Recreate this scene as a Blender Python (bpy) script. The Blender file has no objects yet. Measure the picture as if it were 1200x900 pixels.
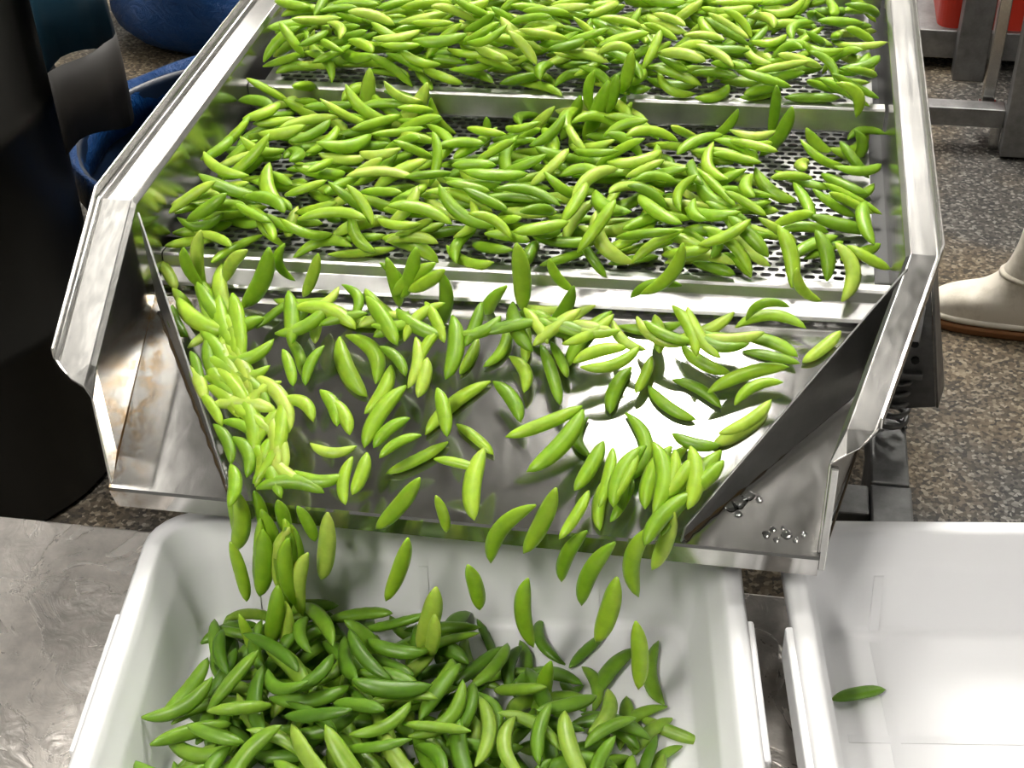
import bpy, bmesh, math, random
import numpy as np
from mathutils import Vector, Matrix
from mathutils.bvhtree import BVHTree

random.seed(7)
rng = np.random.default_rng(11)
SC = bpy.context.scene
COL = SC.collection
FLOOR = -0.5          # the conveyor's chute lip is z = 0; x runs across the machine, y away along it

# ------------------------------------------------------------------ camera, world, exposure
cam_data = bpy.data.cameras.new('camera')
cam_data.sensor_width = 36.0
cam_data.lens = 52.5
cam_data.clip_start = 0.05
camera = bpy.data.objects.new('camera', cam_data)
COL.objects.link(camera)
CAM_AXES = ((0.98582009, 0.16638776, -0.0217686),      # right
            (0.08313036, -0.59693289, -0.79797272),    # down
            (-0.14576728, 0.78484791, -0.60230031))    # forward
CAM_POS = Vector((0.24653811, -1.05635782, 0.98508321))
r_, d_, f_ = (Vector(v) for v in CAM_AXES)
camera.matrix_world = Matrix(((r_.x, -d_.x, -f_.x, CAM_POS.x), (r_.y, -d_.y, -f_.y, CAM_POS.y),
                              (r_.z, -d_.z, -f_.z, CAM_POS.z), (0, 0, 0, 1)))
SC.camera = camera
SC.view_settings.view_transform = 'Standard'
SC.view_settings.look = 'None'
SC.view_settings.exposure = 0.0
SC.view_settings.gamma = 1.0
SC.view_settings.use_curve_mapping = False
SC.cycles.max_bounces = 8
world = bpy.data.worlds.new('world')
SC.world = world
world.use_nodes = True
world.node_tree.nodes['Background'].inputs[0].default_value = (0.9, 0.95, 1.0, 1)
world.node_tree.nodes['Background'].inputs[1].default_value = 0.05
LAMP = 60.0           # strength of the ceiling lamps
# ceiling fittings: x, y, width, length, share of the full strength, where it hangs
LAMPS = [(0.08, 0.58, 0.28, 0.44, 1.0, 'over the chute'), (-1.41, 0.25, 0.10, 1.20, 0.12, 'over the black drum'), (1.75, 1.3, 0.30, 1.20, 0.32, 'over the rubber boot'),
         (1.75, 3.2, 0.30, 1.20, 0.3, 'beyond the red crate'), (0.13, 2.4, 0.40, 1.20, 1.4, 'behind the conveyor'), (-2.04, 2.78, 0.32, 1.00, 0.26, 'beyond the blue barrel'),
         (-0.75, -1.9, 0.30, 1.20, 1.25, 'behind the camera, added unseen as front fill'),  # unseen fill lamp added behind the camera to brighten tub and falling pods
         (-2.3, 4.7, 0.30, 1.20, 0.45, 'at the far wall on the barrel side'), (0.6, 4.7, 0.30, 1.20, 0.40, 'at the far wall behind the conveyor')]

# ------------------------------------------------------------------ materials
def new_mat(name):
    m = bpy.data.materials.new(name)
    m.use_nodes = True
    nt = m.node_tree
    return m, nt, nt.nodes['Principled BSDF']

def simple(name, col, rough=0.5, metal=0.0, spec=0.5, coat=0.0, sss=0.0):
    m, nt, b = new_mat(name)
    b.inputs['Base Color'].default_value = (*col, 1)
    b.inputs['Roughness'].default_value = rough
    b.inputs['Metallic'].default_value = metal
    b.inputs['Specular IOR Level'].default_value = spec
    b.inputs['Coat Weight'].default_value = coat
    if sss:
        b.inputs['Subsurface Weight'].default_value = sss
        b.inputs['Subsurface Radius'].default_value = (0.02, 0.02, 0.02)
        b.inputs['Subsurface Scale'].default_value = 0.5
    return m

def node(nt, typ, **kw):
    n = nt.nodes.new(typ)
    for k, v in kw.items():
        if k in n.inputs:
            n.inputs[k].default_value = v
        else:
            setattr(n, k, v)
    return n

def ramp(nt, stops):
    r = nt.nodes.new('ShaderNodeValToRGB')
    e = r.color_ramp.elements
    while len(e) < len(stops):
        e.new(0.5)
    for i, (p, c) in enumerate(stops):
        e[i].position = p
        e[i].color = (*c, 1) if len(c) == 3 else c
    return r

def steel(name, col=(0.55, 0.54, 0.52), rough=(0.25, 0.45), scale=(3, 60, 60), bump=0.02, dirt=0.0):
    m, nt, b = new_mat(name)
    L = nt.links.new
    tc = node(nt, 'ShaderNodeTexCoord')
    mp = node(nt, 'ShaderNodeMapping')
    mp.inputs['Scale'].default_value = scale
    L(tc.outputs['Object'], mp.inputs['Vector'])
    n1 = node(nt, 'ShaderNodeTexNoise', Scale=4.0, Detail=6.0)
    L(mp.outputs[0], n1.inputs['Vector'])
    n2 = node(nt, 'ShaderNodeTexNoise', Scale=9.0, Detail=4.0)
    L(tc.outputs['Object'], n2.inputs['Vector'])
    mx = node(nt, 'ShaderNodeMath', operation='ADD')
    L(n1.outputs['Fac'], mx.inputs[0]); L(n2.outputs['Fac'], mx.inputs[1])
    mr = node(nt, 'ShaderNodeMapRange')
    mr.inputs['From Min'].default_value = 0.7; mr.inputs['From Max'].default_value = 1.3
    mr.inputs['To Min'].default_value = rough[0]; mr.inputs['To Max'].default_value = rough[1]
    L(mx.outputs[0], mr.inputs['Value'])
    L(mr.outputs[0], b.inputs['Roughness'])
    n3 = node(nt, 'ShaderNodeTexNoise', Scale=22.0, Detail=8.0, Roughness=0.7)
    L(tc.outputs['Object'], n3.inputs['Vector'])
    dark = tuple(c * (0.82 - 0.4 * dirt) for c in col)
    cr = ramp(nt, [(0.3, dark), (0.62, col)])
    L(n3.outputs['Fac'], cr.inputs[0])
    L(cr.outputs[0], b.inputs['Base Color'])
    b.inputs['Metallic'].default_value = 1.0
    bp = node(nt, 'ShaderNodeBump', Strength=bump, Distance=0.002)
    L(mx.outputs[0], bp.inputs['Height']); L(bp.outputs[0], b.inputs['Normal'])
    return m

def wet_steel(name):
    m, nt, b = new_mat(name)
    L = nt.links.new
    tc = node(nt, 'ShaderNodeTexCoord')
    n1 = node(nt, 'ShaderNodeTexNoise', Scale=11.0, Detail=5.0, Roughness=0.6, Distortion=0.9)
    L(tc.outputs['Object'], n1.inputs['Vector'])
    n2 = node(nt, 'ShaderNodeTexNoise', Scale=45.0, Detail=5.0, Roughness=0.65)
    L(tc.outputs['Object'], n2.inputs['Vector'])
    cr = ramp(nt, [(0.47, (0.62, 0.62, 0.62)), (0.53, (0.09, 0.09, 0.09))])
    L(n1.outputs['Fac'], cr.inputs[0])
    mr = node(nt, 'ShaderNodeMapRange')
    mr.inputs['To Min'].default_value = 0.2; mr.inputs['To Max'].default_value = 0.42
    L(cr.outputs[0], mr.inputs['Value']); L(mr.outputs[0], b.inputs['Roughness'])
    c2 = ramp(nt, [(0.3, (0.52, 0.49, 0.46)), (0.7, (0.74, 0.69, 0.64))])
    L(n2.outputs['Fac'], c2.inputs[0]); L(c2.outputs[0], b.inputs['Base Color'])
    b.inputs['Metallic'].default_value = 0.6
    w = node(nt, 'ShaderNodeMath', operation='MULTIPLY')
    L(cr.outputs[0], w.inputs[0]); w.inputs[1].default_value = 0.5
    n4 = node(nt, 'ShaderNodeTexNoise', Scale=26.0, Detail=4.0, Distortion=1.2)
    L(tc.outputs['Object'], n4.inputs['Vector'])
    a = node(nt, 'ShaderNodeMath', operation='ADD')
    L(w.outputs[0], a.inputs[0]); L(n4.outputs['Fac'], a.inputs[1])
    bp = node(nt, 'ShaderNodeBump', Strength=0.3, Distance=0.005)
    L(a.outputs[0], bp.inputs['Height']); L(bp.outputs[0], b.inputs['Normal'])
    return m

def terrazzo(name):
    m, nt, b = new_mat(name)
    L = nt.links.new
    tc = node(nt, 'ShaderNodeTexCoord')
    v = node(nt, 'ShaderNodeTexVoronoi', Scale=185.0)
    L(tc.outputs['Object'], v.inputs['Vector'])
    sep = node(nt, 'ShaderNodeSeparateColor')
    L(v.outputs['Color'], sep.inputs[0])
    grey = ramp(nt, [(0.0, (0.02, 0.02, 0.02)), (0.35, (0.042, 0.038, 0.034)), (0.75, (0.085, 0.078, 0.068)), (1.0, (0.22, 0.21, 0.19))])
    brown = ramp(nt, [(0.0, (0.03, 0.024, 0.018)), (0.35, (0.075, 0.056, 0.034)), (0.75, (0.15, 0.115, 0.072)), (1.0, (0.26, 0.215, 0.15))])
    L(sep.outputs[0], grey.inputs[0]); L(sep.outputs[0], brown.inputs[0])
    n = node(nt, 'ShaderNodeTexNoise', Scale=2.2, Detail=4.0)
    L(tc.outputs['Object'], n.inputs['Vector'])
    r = ramp(nt, [(0.44, (0, 0, 0)), (0.58, (1, 1, 1))])
    L(n.outputs['Fac'], r.inputs[0])
    mix = node(nt, 'ShaderNodeMix', data_type='RGBA')
    L(r.outputs[0], mix.inputs[0]); L(grey.outputs[0], mix.inputs[6]); L(brown.outputs[0], mix.inputs[7])
    L(mix.outputs[2], b.inputs['Base Color'])
    b.inputs['Roughness'].default_value = 0.62
    b.inputs['Specular IOR Level'].default_value = 0.3
    bp = node(nt, 'ShaderNodeBump', Strength=0.4, Distance=0.002)
    L(sep.outputs[1], bp.inputs['Height']); L(bp.outputs[0], b.inputs['Normal'])
    return m

def pod_material(name, stops):
    m, nt, b = new_mat(name)
    L = nt.links.new
    oi = node(nt, 'ShaderNodeObjectInfo')
    ge = node(nt, 'ShaderNodeNewGeometry')
    add = node(nt, 'ShaderNodeMath', operation='ADD')
    L(oi.outputs['Random'], add.inputs[0]); L(ge.outputs['Random Per Island'], add.inputs[1])
    fr = node(nt, 'ShaderNodeMath', operation='FRACT')
    L(add.outputs[0], fr.inputs[0])
    cr = ramp(nt, stops)
    L(fr.outputs[0], cr.inputs[0])
    tc = node(nt, 'ShaderNodeTexCoord')
    n = node(nt, 'ShaderNodeTexNoise', Scale=60.0, Detail=4.0)
    L(tc.outputs['Object'], n.inputs['Vector'])
    mul = node(nt, 'ShaderNodeMix', data_type='RGBA', blend_type='MULTIPLY')
    c2 = ramp(nt, [(0.3, (0.72, 0.78, 0.7)), (0.7, (1.08, 1.06, 1.1))])
    L(n.outputs['Fac'], c2.inputs[0])
    mul.inputs[0].default_value = 1.0
    L(cr.outputs[0], mul.inputs[6]); L(c2.outputs[0], mul.inputs[7])
    L(mul.outputs[2], b.inputs['Base Color'])
    b.inputs['Roughness'].default_value = 0.38
    b.inputs['Specular IOR Level'].default_value = 0.4
    b.inputs['Subsurface Weight'].default_value = 0.4
    b.inputs['Subsurface Radius'].default_value = (0.004, 0.007, 0.0012)
    b.inputs['Subsurface Scale'].default_value = 0.6
    return m

def film(name, col):
    m, nt, b = new_mat(name)
    L = nt.links.new
    tc = node(nt, 'ShaderNodeTexCoord')
    n = node(nt, 'ShaderNodeTexNoise', Scale=5.0, Detail=7.0, Roughness=0.7, Distortion=1.2)
    L(tc.outputs['Object'], n.inputs['Vector'])
    bp = node(nt, 'ShaderNodeBump', Strength=0.7, Distance=0.05)
    L(n.outputs['Fac'], bp.inputs['Height']); L(bp.outputs[0], b.inputs['Normal'])
    b.inputs['Base Color'].default_value = (*col, 1)
    b.inputs['Roughness'].default_value = 0.42
    b.inputs['Specular IOR Level'].default_value = 0.3
    return m
M_FLOOR = terrazzo('terrazzo_floor')
M_WALL = simple('wall_paint', (0.16, 0.165, 0.165), 0.6)
M_BACK = simple('white_wall_panel', (0.72, 0.72, 0.70), 0.5)
M_CEIL = simple('ceiling_paint', (0.30, 0.30, 0.29), 0.8)
M_RAIL = steel('brushed_rail_steel', (0.55, 0.54, 0.52), (0.15, 0.25), (40, 2, 40))
M_PAN = steel('chute_steel', (0.49, 0.48, 0.465), (0.09, 0.16), (30, 3, 30), 0.012)
nt_ = M_PAN.node_tree
b_ = nt_.nodes['Principled BSDF']
b_.inputs['Metallic'].default_value = 0.93
# brown water stains with their own outline along the fold on the barrel side
tc_ = node(nt_, 'ShaderNodeTexCoord'); sx_ = node(nt_, 'ShaderNodeSeparateXYZ')
nt_.links.new(tc_.outputs['Object'], sx_.inputs[0])
mr_ = node(nt_, 'ShaderNodeMapRange')
mr_.inputs['From Min'].default_value = -0.325; mr_.inputs['From Max'].default_value = -0.375
nt_.links.new(sx_.outputs['X'], mr_.inputs['Value'])
no_ = node(nt_, 'ShaderNodeTexNoise', Scale=55.0, Detail=6.0, Roughness=0.7)
nt_.links.new(tc_.outputs['Object'], no_.inputs['Vector'])
cr_ = ramp(nt_, [(0.46, (0, 0, 0)), (0.60, (1, 1, 1))])
nt_.links.new(no_.outputs['Fac'], cr_.inputs[0])
mu_ = node(nt_, 'ShaderNodeMath', operation='MULTIPLY')
nt_.links.new(mr_.outputs[0], mu_.inputs[0]); nt_.links.new(cr_.outputs[0], mu_.inputs[1])
mx_ = node(nt_, 'ShaderNodeMix', data_type='RGBA')
old_ = b_.inputs['Base Color'].links[0].from_socket
nt_.links.new(mu_.outputs[0], mx_.inputs[0]); nt_.links.new(old_, mx_.inputs[6])
mx_.inputs[7].default_value = (0.30, 0.19, 0.07, 1)
nt_.links.new(mx_.outputs[2], b_.inputs['Base Color'])
M_PLATE = steel('diverter_steel', (0.42, 0.42, 0.41), (0.3, 0.45), (3, 3, 40))
M_LIP = steel('lip_steel', (0.62, 0.61, 0.60), (0.34, 0.48), (40, 4, 4))
M_SCREEN = steel('screen_steel', (0.38, 0.38, 0.37), (0.3, 0.44), (20, 20, 20))
M_FRAME = steel('frame_steel', (0.33, 0.33, 0.33), (0.4, 0.55), (10, 10, 10), 0.02, 0.5)
M_BED = simple('dark_pan', (0.03, 0.03, 0.03), 0.5)
M_TABLE = wet_steel('wet_table_steel')
M_TUB = simple('white_plastic', (0.80, 0.80, 0.81), 0.35, 0, 0.5, 0, 0.25)
M_RUBBER = simple('black_rubber', (0.012, 0.012, 0.012), 0.5)
M_RUST = simple('rusty_weld', (0.16, 0.075, 0.02), 0.8)
M_DIRT = simple('wet_residue', (0.05, 0.032, 0.012), 0.35)
M_POD = pod_material('pea_pod_green', [(0.0, (0.17, 0.32, 0.014)), (0.3, (0.27, 0.47, 0.022)), (0.75, (0.38, 0.57, 0.036)), (1.0, (0.50, 0.64, 0.10))])
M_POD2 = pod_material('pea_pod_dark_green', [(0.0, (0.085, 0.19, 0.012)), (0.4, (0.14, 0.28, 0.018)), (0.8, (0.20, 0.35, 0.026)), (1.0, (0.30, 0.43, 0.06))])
M_DRUM = simple('black_drum_plastic', (0.010, 0.0095, 0.008), 0.42)
M_BLUE = simple('blue_barrel_plastic', (0.002, 0.009, 0.026), 0.4)
M_FILM = film('blue_film', (0.003, 0.045, 0.17))
M_SHEET = simple('blue_sheet', (0.012, 0.045, 0.075), 0.35)
M_HEM = simple('grey_hem', (0.022, 0.020, 0.018), 0.5)
M_BOOT = None
M_SOLE = simple('tan_rubber_sole', (0.30, 0.13, 0.05), 0.55)
M_RED = simple('red_plastic', (0.42, 0.022, 0.008), 0.4)
def glow(share):
    m, nt, b = new_mat('lamp_diffuser')
    b.inputs['Emission Color'].default_value = (1.0, 0.965, 0.90, 1)
    b.inputs['Emission Strength'].default_value = LAMP * share
    return m
M_HOUSE = simple('lamp_housing', (0.7, 0.7, 0.7), 0.5)
M_WATER, nt_, b_ = new_mat('water')
b_.inputs['Base Color'].default_value = (0.95, 0.97, 0.97, 1)
b_.inputs['Roughness'].default_value = 0.02
b_.inputs['Transmission Weight'].default_value = 1.0
b_.inputs['IOR'].default_value = 1.33

def boot_material():
    m, nt, b = new_mat('off_white_boot_rubber')
    L = nt.links.new
    tc = node(nt, 'ShaderNodeTexCoord')
    n = node(nt, 'ShaderNodeTexNoise', Scale=14.0, Detail=6.0, Roughness=0.65)
    L(tc.outputs['Object'], n.inputs['Vector'])
    cr = ramp(nt, [(0.28, (0.55, 0.49, 0.38)), (0.5, (0.82, 0.76, 0.65))])
    L(n.outputs['Fac'], cr.inputs[0]); L(cr.outputs[0], b.inputs['Base Color'])
    b.inputs['Roughness'].default_value = 0.5
    return m
M_BOOT = boot_material()

# ------------------------------------------------------------------ mesh helpers
def mesh_obj(name, verts, faces, mat, parent=None, smooth=False, bevel=0.0, solid=0.0, offset=0.0, loc=None):
    me = bpy.data.meshes.new(name)
    me.from_pydata([tuple(v) for v in verts], [], faces)
    me.validate(); me.update()
    bm = bmesh.new(); bm.from_mesh(me)
    bmesh.ops.recalc_face_normals(bm, faces=bm.faces)
    bm.to_mesh(me); bm.free()
    if smooth:
        for p in me.polygons:
            p.use_smooth = True
    me.materials.append(mat)
    o = bpy.data.objects.new(name, me)
    COL.objects.link(o)
    if parent is not None:
        o.parent = parent
    if loc is not None:
        o.location = loc
    if solid:
        s = o.modifiers.new('thickness', 'SOLIDIFY'); s.thickness = solid; s.offset = offset
    if bevel:
        b = o.modifiers.new('edges', 'BEVEL'); b.width = bevel; b.segments = 2; b.limit_method = 'ANGLE'
    return o

def thing(name, label, cat, loc=(0, 0, 0), rz=0.0, group=None):
    o = bpy.data.objects.new(name, None)
    COL.objects.link(o)
    o.location = loc
    o.rotation_euler = (0, 0, rz)
    return tag(o, label, cat, group)

def tag(o, label, cat, group=None):
    o['label'] = label; o['category'] = cat
    if group:
        o['group'] = group
    return o

BOXF = [(0, 1, 3, 2), (4, 6, 7, 5), (0, 4, 5, 1), (2, 3, 7, 6), (0, 2, 6, 4), (1, 5, 7, 3)]
def boxv(x0, x1, y0, y1, z0, z1):
    return [(x, y, z) for x in (x0, x1) for y in (y0, y1) for z in (z0, z1)]
def box(name, x0, x1, y0, y1, z0, z1, mat, parent=None, bevel=0.002):
    return mesh_obj(name, boxv(x0, x1, y0, y1, z0, z1), BOXF, mat, parent, bevel=bevel)
def hexa(name, eight, mat, parent=None, bevel=0.001):
    return mesh_obj(name, eight, BOXF, mat, parent, bevel=bevel)

def loft(rings, closed=True, cap0=True, cap1=True):
    n = len(rings[0]); v = [p for r in rings for p in r]; f = []
    m = n if closed else n - 1
    for i in range(len(rings) - 1):
        for j in range(m):
            a = i * n + j; b = i * n + (j + 1) % n
            f.append((a, b, b + n, a + n))
    if cap0: f.append(tuple(range(n - 1, -1, -1)))
    if cap1: f.append(tuple((len(rings) - 1) * n + j for j in range(n)))
    return v, f

def tube(name, pts, rad, mat, parent=None, seg=8, smooth=True):
    rings = []
    P = [Vector(p) for p in pts]
    for i, p in enumerate(P):
        t = (P[min(i + 1, len(P) - 1)] - P[max(i - 1, 0)]).normalized()
        up = Vector((0, 0, 1)) if abs(t.z) < 0.9 else Vector((1, 0, 0))
        a = t.cross(up).normalized(); b = t.cross(a)
        rr = rad[i] if isinstance(rad, (list, tuple)) else rad
        rings.append([p + (a * math.cos(k * 2 * math.pi / seg) + b * math.sin(k * 2 * math.pi / seg)) * rr for k in range(seg)])
    v, f = loft(rings)
    return mesh_obj(name, v, f, mat, parent, smooth=smooth)

def disc_rings(profile, seg=40, cx=0, cy=0):
    return [[(cx + r * math.cos(2 * math.pi * k / seg), cy + r * math.sin(2 * math.pi * k / seg), z) for k in range(seg)] for r, z in profile]

def structure(o):
    o['kind'] = 'structure'
    return o

# ------------------------------------------------------------------ room
structure(box('floor', -4, 4, -3.2, 6.2, FLOOR - 0.1, FLOOR, M_FLOOR, bevel=0))
structure(box('ceiling', -4, 4, -3.2, 6.2, 2.6, 2.7, M_CEIL, bevel=0))
structure(box('wall_back', -4, 4, 6.0, 6.2, FLOOR, 2.6, M_BACK, bevel=0))
structure(box('wall_front', -4, 4, -3.2, -3.0, FLOOR, 2.6, M_WALL, bevel=0))
structure(box('wall_left', -4, -3.8, -3.0, 6.0, FLOOR, 2.6, M_WALL, bevel=0))
structure(box('wall_right', 3.8, 4, -3.0, 6.0, FLOOR, 2.6, M_WALL, bevel=0))
for (lx, ly, lw, ll, ls, where) in LAMPS:
    t = thing('ceiling_light', 'white ceiling light %s' % where, 'light', (lx, ly, 2.6), 0, 'ceiling lights')
    box('housing', -lw / 2 - 0.02, lw / 2 + 0.02, -ll / 2 - 0.02, ll / 2 + 0.02, -0.05, 0.0, M_HOUSE, t)
    box('diffuser', -lw / 2, lw / 2, -ll / 2, ll / 2, -0.075, -0.051, glow(ls), t, 0.004)

# ------------------------------------------------------------------ vibrating conveyor
YE = 1.45                       # rear end, beyond the top of the picture
KY = 0.215                      # where the level bed turns down into the chute
mc = thing('vibrating_conveyor', 'stepped stainless steel vibrating conveyor shedding green pea pods into a white tub', 'conveyor', (0, 0, 0))

def side_rail(sgn):
    if sgn < 0:
        st = [(-0.385, YE, 0.09, 0.206), (-0.385, KY, 0.09, 0.206), (-0.3715, 0.034, 0.016, 0.128)]
        wl = 0.042; lipx = -0.3675
    else:
        st = [(0.403, YE, 0.09, 0.206), (0.403, KY, 0.09, 0.206), (0.3495, 0.034, 0.016, 0.128)]
        wl = 0.033; lipx = 0.3405
    V = []; F = []
    for (x, y, zb, zt) in st:
        V += [(x, y, zb), (x, y, zt - 0.004), (x + sgn * 0.004, y, zt), (x + sgn * (wl - 0.004), y, zt), (x + sgn * wl, y, zt + 0.004), (x + sgn * wl, y, zt + 0.016)]
    for i in range(2):
        for j in range(5):
            a = i * 6 + j
            F.append((a, a + 1, a + 7, a + 6))
    # the cut end: flange curves back into the wall, wall runs on to the lip
    n = len(V)
    x, y, zb, zt = st[2]
    V += [(lipx, 0.003, 0.0), (lipx, 0.006, 0.108), (x + sgn * 0.004, 0.012, zt - 0.012), (x + sgn * wl * 0.45, 0.018, zt - 0.008), (x + sgn * wl * 0.85, 0.028, zt + 0.0)]
    b = 12
    F += [(b, b + 1, n + 1, n), (b + 1, b + 2, n + 2, n + 1), (b + 2, b + 3, n + 3, n + 2), (b + 3, b + 4, n + 4, n + 3)]
    o = mesh_obj('side_rail', V, F, M_RAIL, mc, solid=0.0025, offset=-1 if sgn > 0 else -1, bevel=0.0008)
    # narrow return down the cut end of the wall
    w = 0.007
    if sgn > 0: hexa('end_flange', [(lipx, 0.003, -0.02), (lipx, 0.003, 0.106), (lipx, 0.006, -0.02), (lipx, 0.009, 0.106),
                        (lipx + sgn * w, 0.003, -0.02), (lipx + sgn * w, 0.003, 0.106), (lipx + sgn * w, 0.006, -0.02), (lipx + sgn * w, 0.009, 0.106)], M_RAIL, o)
    return o
rail_l = side_rail(-1)
rail_r = side_rail(1)
for o, t in ((rail_l, 'side rail beside the blue barrel'), (rail_r, 'side rail beside the boot')):
    o['label'] = t

pan = mesh_obj('chute_pan', [(-0.387, KY + 0.05, 0.0905), (0.404, KY + 0.05, 0.0905), (-0.386, KY, 0.09), (0.404, KY, 0.09),
                             (-0.368, 0.006, 0.0025), (0.341, 0.006, 0.0025), (-0.3675, 0.0, 0.0), (0.3405, 0.0, 0.0),
                             (-0.3675, -0.0015, -0.003), (0.3405, -0.0015, -0.003), (-0.362, -0.0015, -0.023), (0.3405, -0.0015, -0.023),
                             (-0.362, 0.014, -0.024), (0.3405, 0.014, -0.024)],
               [(0, 1, 3, 2), (2, 3, 5, 4), (4, 5, 7, 6), (6, 7, 9, 8), (8, 9, 11, 10), (10, 11, 13, 12)], M_PAN, mc, solid=0.002, offset=-1)
box('bed_pan', -0.386, 0.404, KY + 0.03, YE, 0.074, 0.088, M_BED, mc, 0)
for x0, x1, z, nm in ((-0.3835, -0.366, 0.098, 'seal_strip'), (0.384, 0.402, 0.098, 'seal_strip')):
    box(nm, x0, x1, 0.30, YE, 0.088, 0.112, M_RUBBER, mc, 0.001)

def plate(name, a, b, c, d, th=0.0022):     # a,b = top edge rear to front; c,d = foot rear to front
    A, B, Cc, D = map(Vector, (a, b, c, d))
    n = (B - A).cross(Cc - A); n.z = 0; n.normalize(); n *= th
    return hexa(name, [A, Cc, A + n, Cc + n, B, D, B + n, D + n], M_PLATE, mc, 0.0006)
pl = plate('diverter_plate', (-0.377, 0.20, 0.203), (-0.243, 0.004, 0.022), (-0.377, 0.205, 0.0855), (-0.240, 0.003, 0.001))
pr = plate('diverter_plate', (0.4015, 0.198, 0.203), (0.212, 0.002, 0.020), (0.4015, 0.203, 0.0855), (0.209, 0.002, 0.001))
pl['label'] = 'diverter plate on the barrel side'; pr['label'] = 'diverter plate on the boot side'
# weld beads and grime along the folds
def zc(y): return 0.09 * y / 0.22
tube('weld_bead', [(-0.384 + 0.0165 * (1 - k / 8), 0.21 * k / 8 + 0.006, zc(0.21 * k / 8 + 0.006) + 0.0012) for k in range(9)], 0.0016, M_RUST, rail_l, 6)
tube('weld_bead', [(0.345 + 0.056 * k / 8, 0.21 * k / 8 + 0.006, zc(0.21 * k / 8 + 0.006) + 0.001) for k in range(9)], 0.0013, M_DIRT, rail_r, 6)
gp = []
for k in range(26):
    t_ = (k / 25.0) ** 1.3
    gp.append((0.2125 + 0.18 * t_, 0.004 + 0.192 * t_, zc(0.004 + 0.192 * t_) + 0.002))
tube('grime_line', gp, [0.0045 - 0.003 * (k / 25) ** 0.5 + 0.0009 * math.sin(k * 2.3) for k in range(26)], M_DIRT, pr, 6)
tube('grime_line', [(-0.2425 - 0.13 * k / 20, 0.006 + 0.19 * k / 20, zc(0.006 + 0.19 * k / 20) + 0.001) for k in range(21)], [0.0022 + 0.0008 * math.sin(k * 2.9) for k in range(21)], M_DIRT, pl, 6)

SK = 0.035                      # the steps run very slightly out of square
def bent_strip(name, prof, x0, x1, y0, mat, solid=0.0018):
    V = []; F = []
    for (dy, z) in prof:
        V += [(x0, y0 + SK * x0 + dy, z), (x1, y0 + SK * x1 + dy, z)]
    for i in range(len(prof) - 1):
        F.append((2 * i, 2 * i + 1, 2 * i + 3, 2 * i + 2))
    return mesh_obj(name, V, F, mat, mc, solid=solid, offset=0, bevel=0.0006)
bent_strip('step_lip', [(0.014, 0.1205), (0.002, 0.1215), (0.0, 0.1195), (-0.001, 0.1075), (-0.003, 0.106), (-0.020, 0.0985), (-0.022, 0.0955)], -0.382, 0.400, 0.264, M_LIP)
bent_strip('step_lip', [(0.016, 0.1655), (0.002, 0.1665), (0.0, 0.1645), (0.0, 0.138), (0.002, 0.135)], -0.382, 0.398, 0.590, M_LIP)
bent_strip('step_lip', [(0.016, 0.2105), (0.002, 0.2115), (0.0, 0.2095), (0.0, 0.183), (0.002, 0.180)], -0.382, 0.398, 0.860, M_LIP)

def screen(y0, y1, z, x0=-0.366, x1=0.384, px=0.0152, py=0.0108, bx=0.014, by=0.006):
    """a perforated plate: staggered slots with chamfered ends, cut as real holes"""
    V = []; F = []
    def P(x, y):
        V.append((x, y + SK * x, z)); return len(V) - 1
    def quadf(a, b, c, d): F.append((P(*a), P(*b), P(*c), P(*d)))
    rows = int((y1 - y0 - by) / py)
    xa, xb = x0 + bx, x1 - bx
    quadf((x0, y0), (x1, y0), (x1, y0 + by), (x0, y0 + by))
    for r in range(rows):
        ya = y0 + by + r * py; yb = ya + py
        off = (px / 2) if r % 2 else 0.0
        cols = int((xb - xa - off) / px)
        quadf((x0, ya), (xa + off, ya), (xa + off, yb), (x0, yb))
        xe = xa + off + cols * px
        quadf((xe, ya), (x1, ya), (x1, yb), (xe, yb))
        hw, hh, ch = px * 0.385, py * 0.33, py * 0.17
        for c in range(cols):
            cx = xa + off + (c + 0.5) * px; cy = (ya + yb) / 2
            o = [(cx - px / 2, ya), (cx + px / 2, ya), (cx + px / 2, yb), (cx - px / 2, yb)]
            h = [(cx - hw, cy - hh + ch), (cx - hw + ch, cy - hh), (cx + hw - ch, cy - hh), (cx + hw, cy - hh + ch),
                 (cx + hw, cy + hh - ch), (cx + hw - ch, cy + hh), (cx - hw + ch, cy + hh), (cx - hw, cy + hh - ch)]
            b = len(V)
            for q in o + h: P(*q)
            F.extend([(b, b + 1, b + 6, b + 5), (b + 1, b + 7, b + 6), (b + 1, b + 2, b + 8, b + 7), (b + 2, b + 9, b + 8),
                      (b + 2, b + 3, b + 10, b + 9), (b + 3, b + 11, b + 10), (b + 3, b, b + 4, b + 11), (b, b + 5, b + 4)])
    ye = y0 + by + rows * py
    quadf((x0, ye), (x1, ye), (x1, y1), (x0, y1))
    me = bpy.data.meshes.new('perforated_screen')
    me.from_pydata(V, [], F); me.update()
    bm = bmesh.new(); bm.from_mesh(me)
    bmesh.ops.remove_doubles(bm, verts=bm.verts, dist=0.0002)
    bmesh.ops.recalc_face_normals(bm, faces=bm.faces)
    bm.to_mesh(me); bm.free()
    me.materials.append(M_SCREEN)
    o = bpy.data.objects.new('perforated_screen', me)
    COL.objects.link(o); o.parent = mc
    s = o.modifiers.new('thickness', 'SOLIDIFY'); s.thickness = 0.0016; s.offset = -1
    return o
screen(0.266, 0.640, 0.1198)
screen(0.592, 0.905, 0.1648)
screen(0.862, 1.42, 0.2098)

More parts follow.
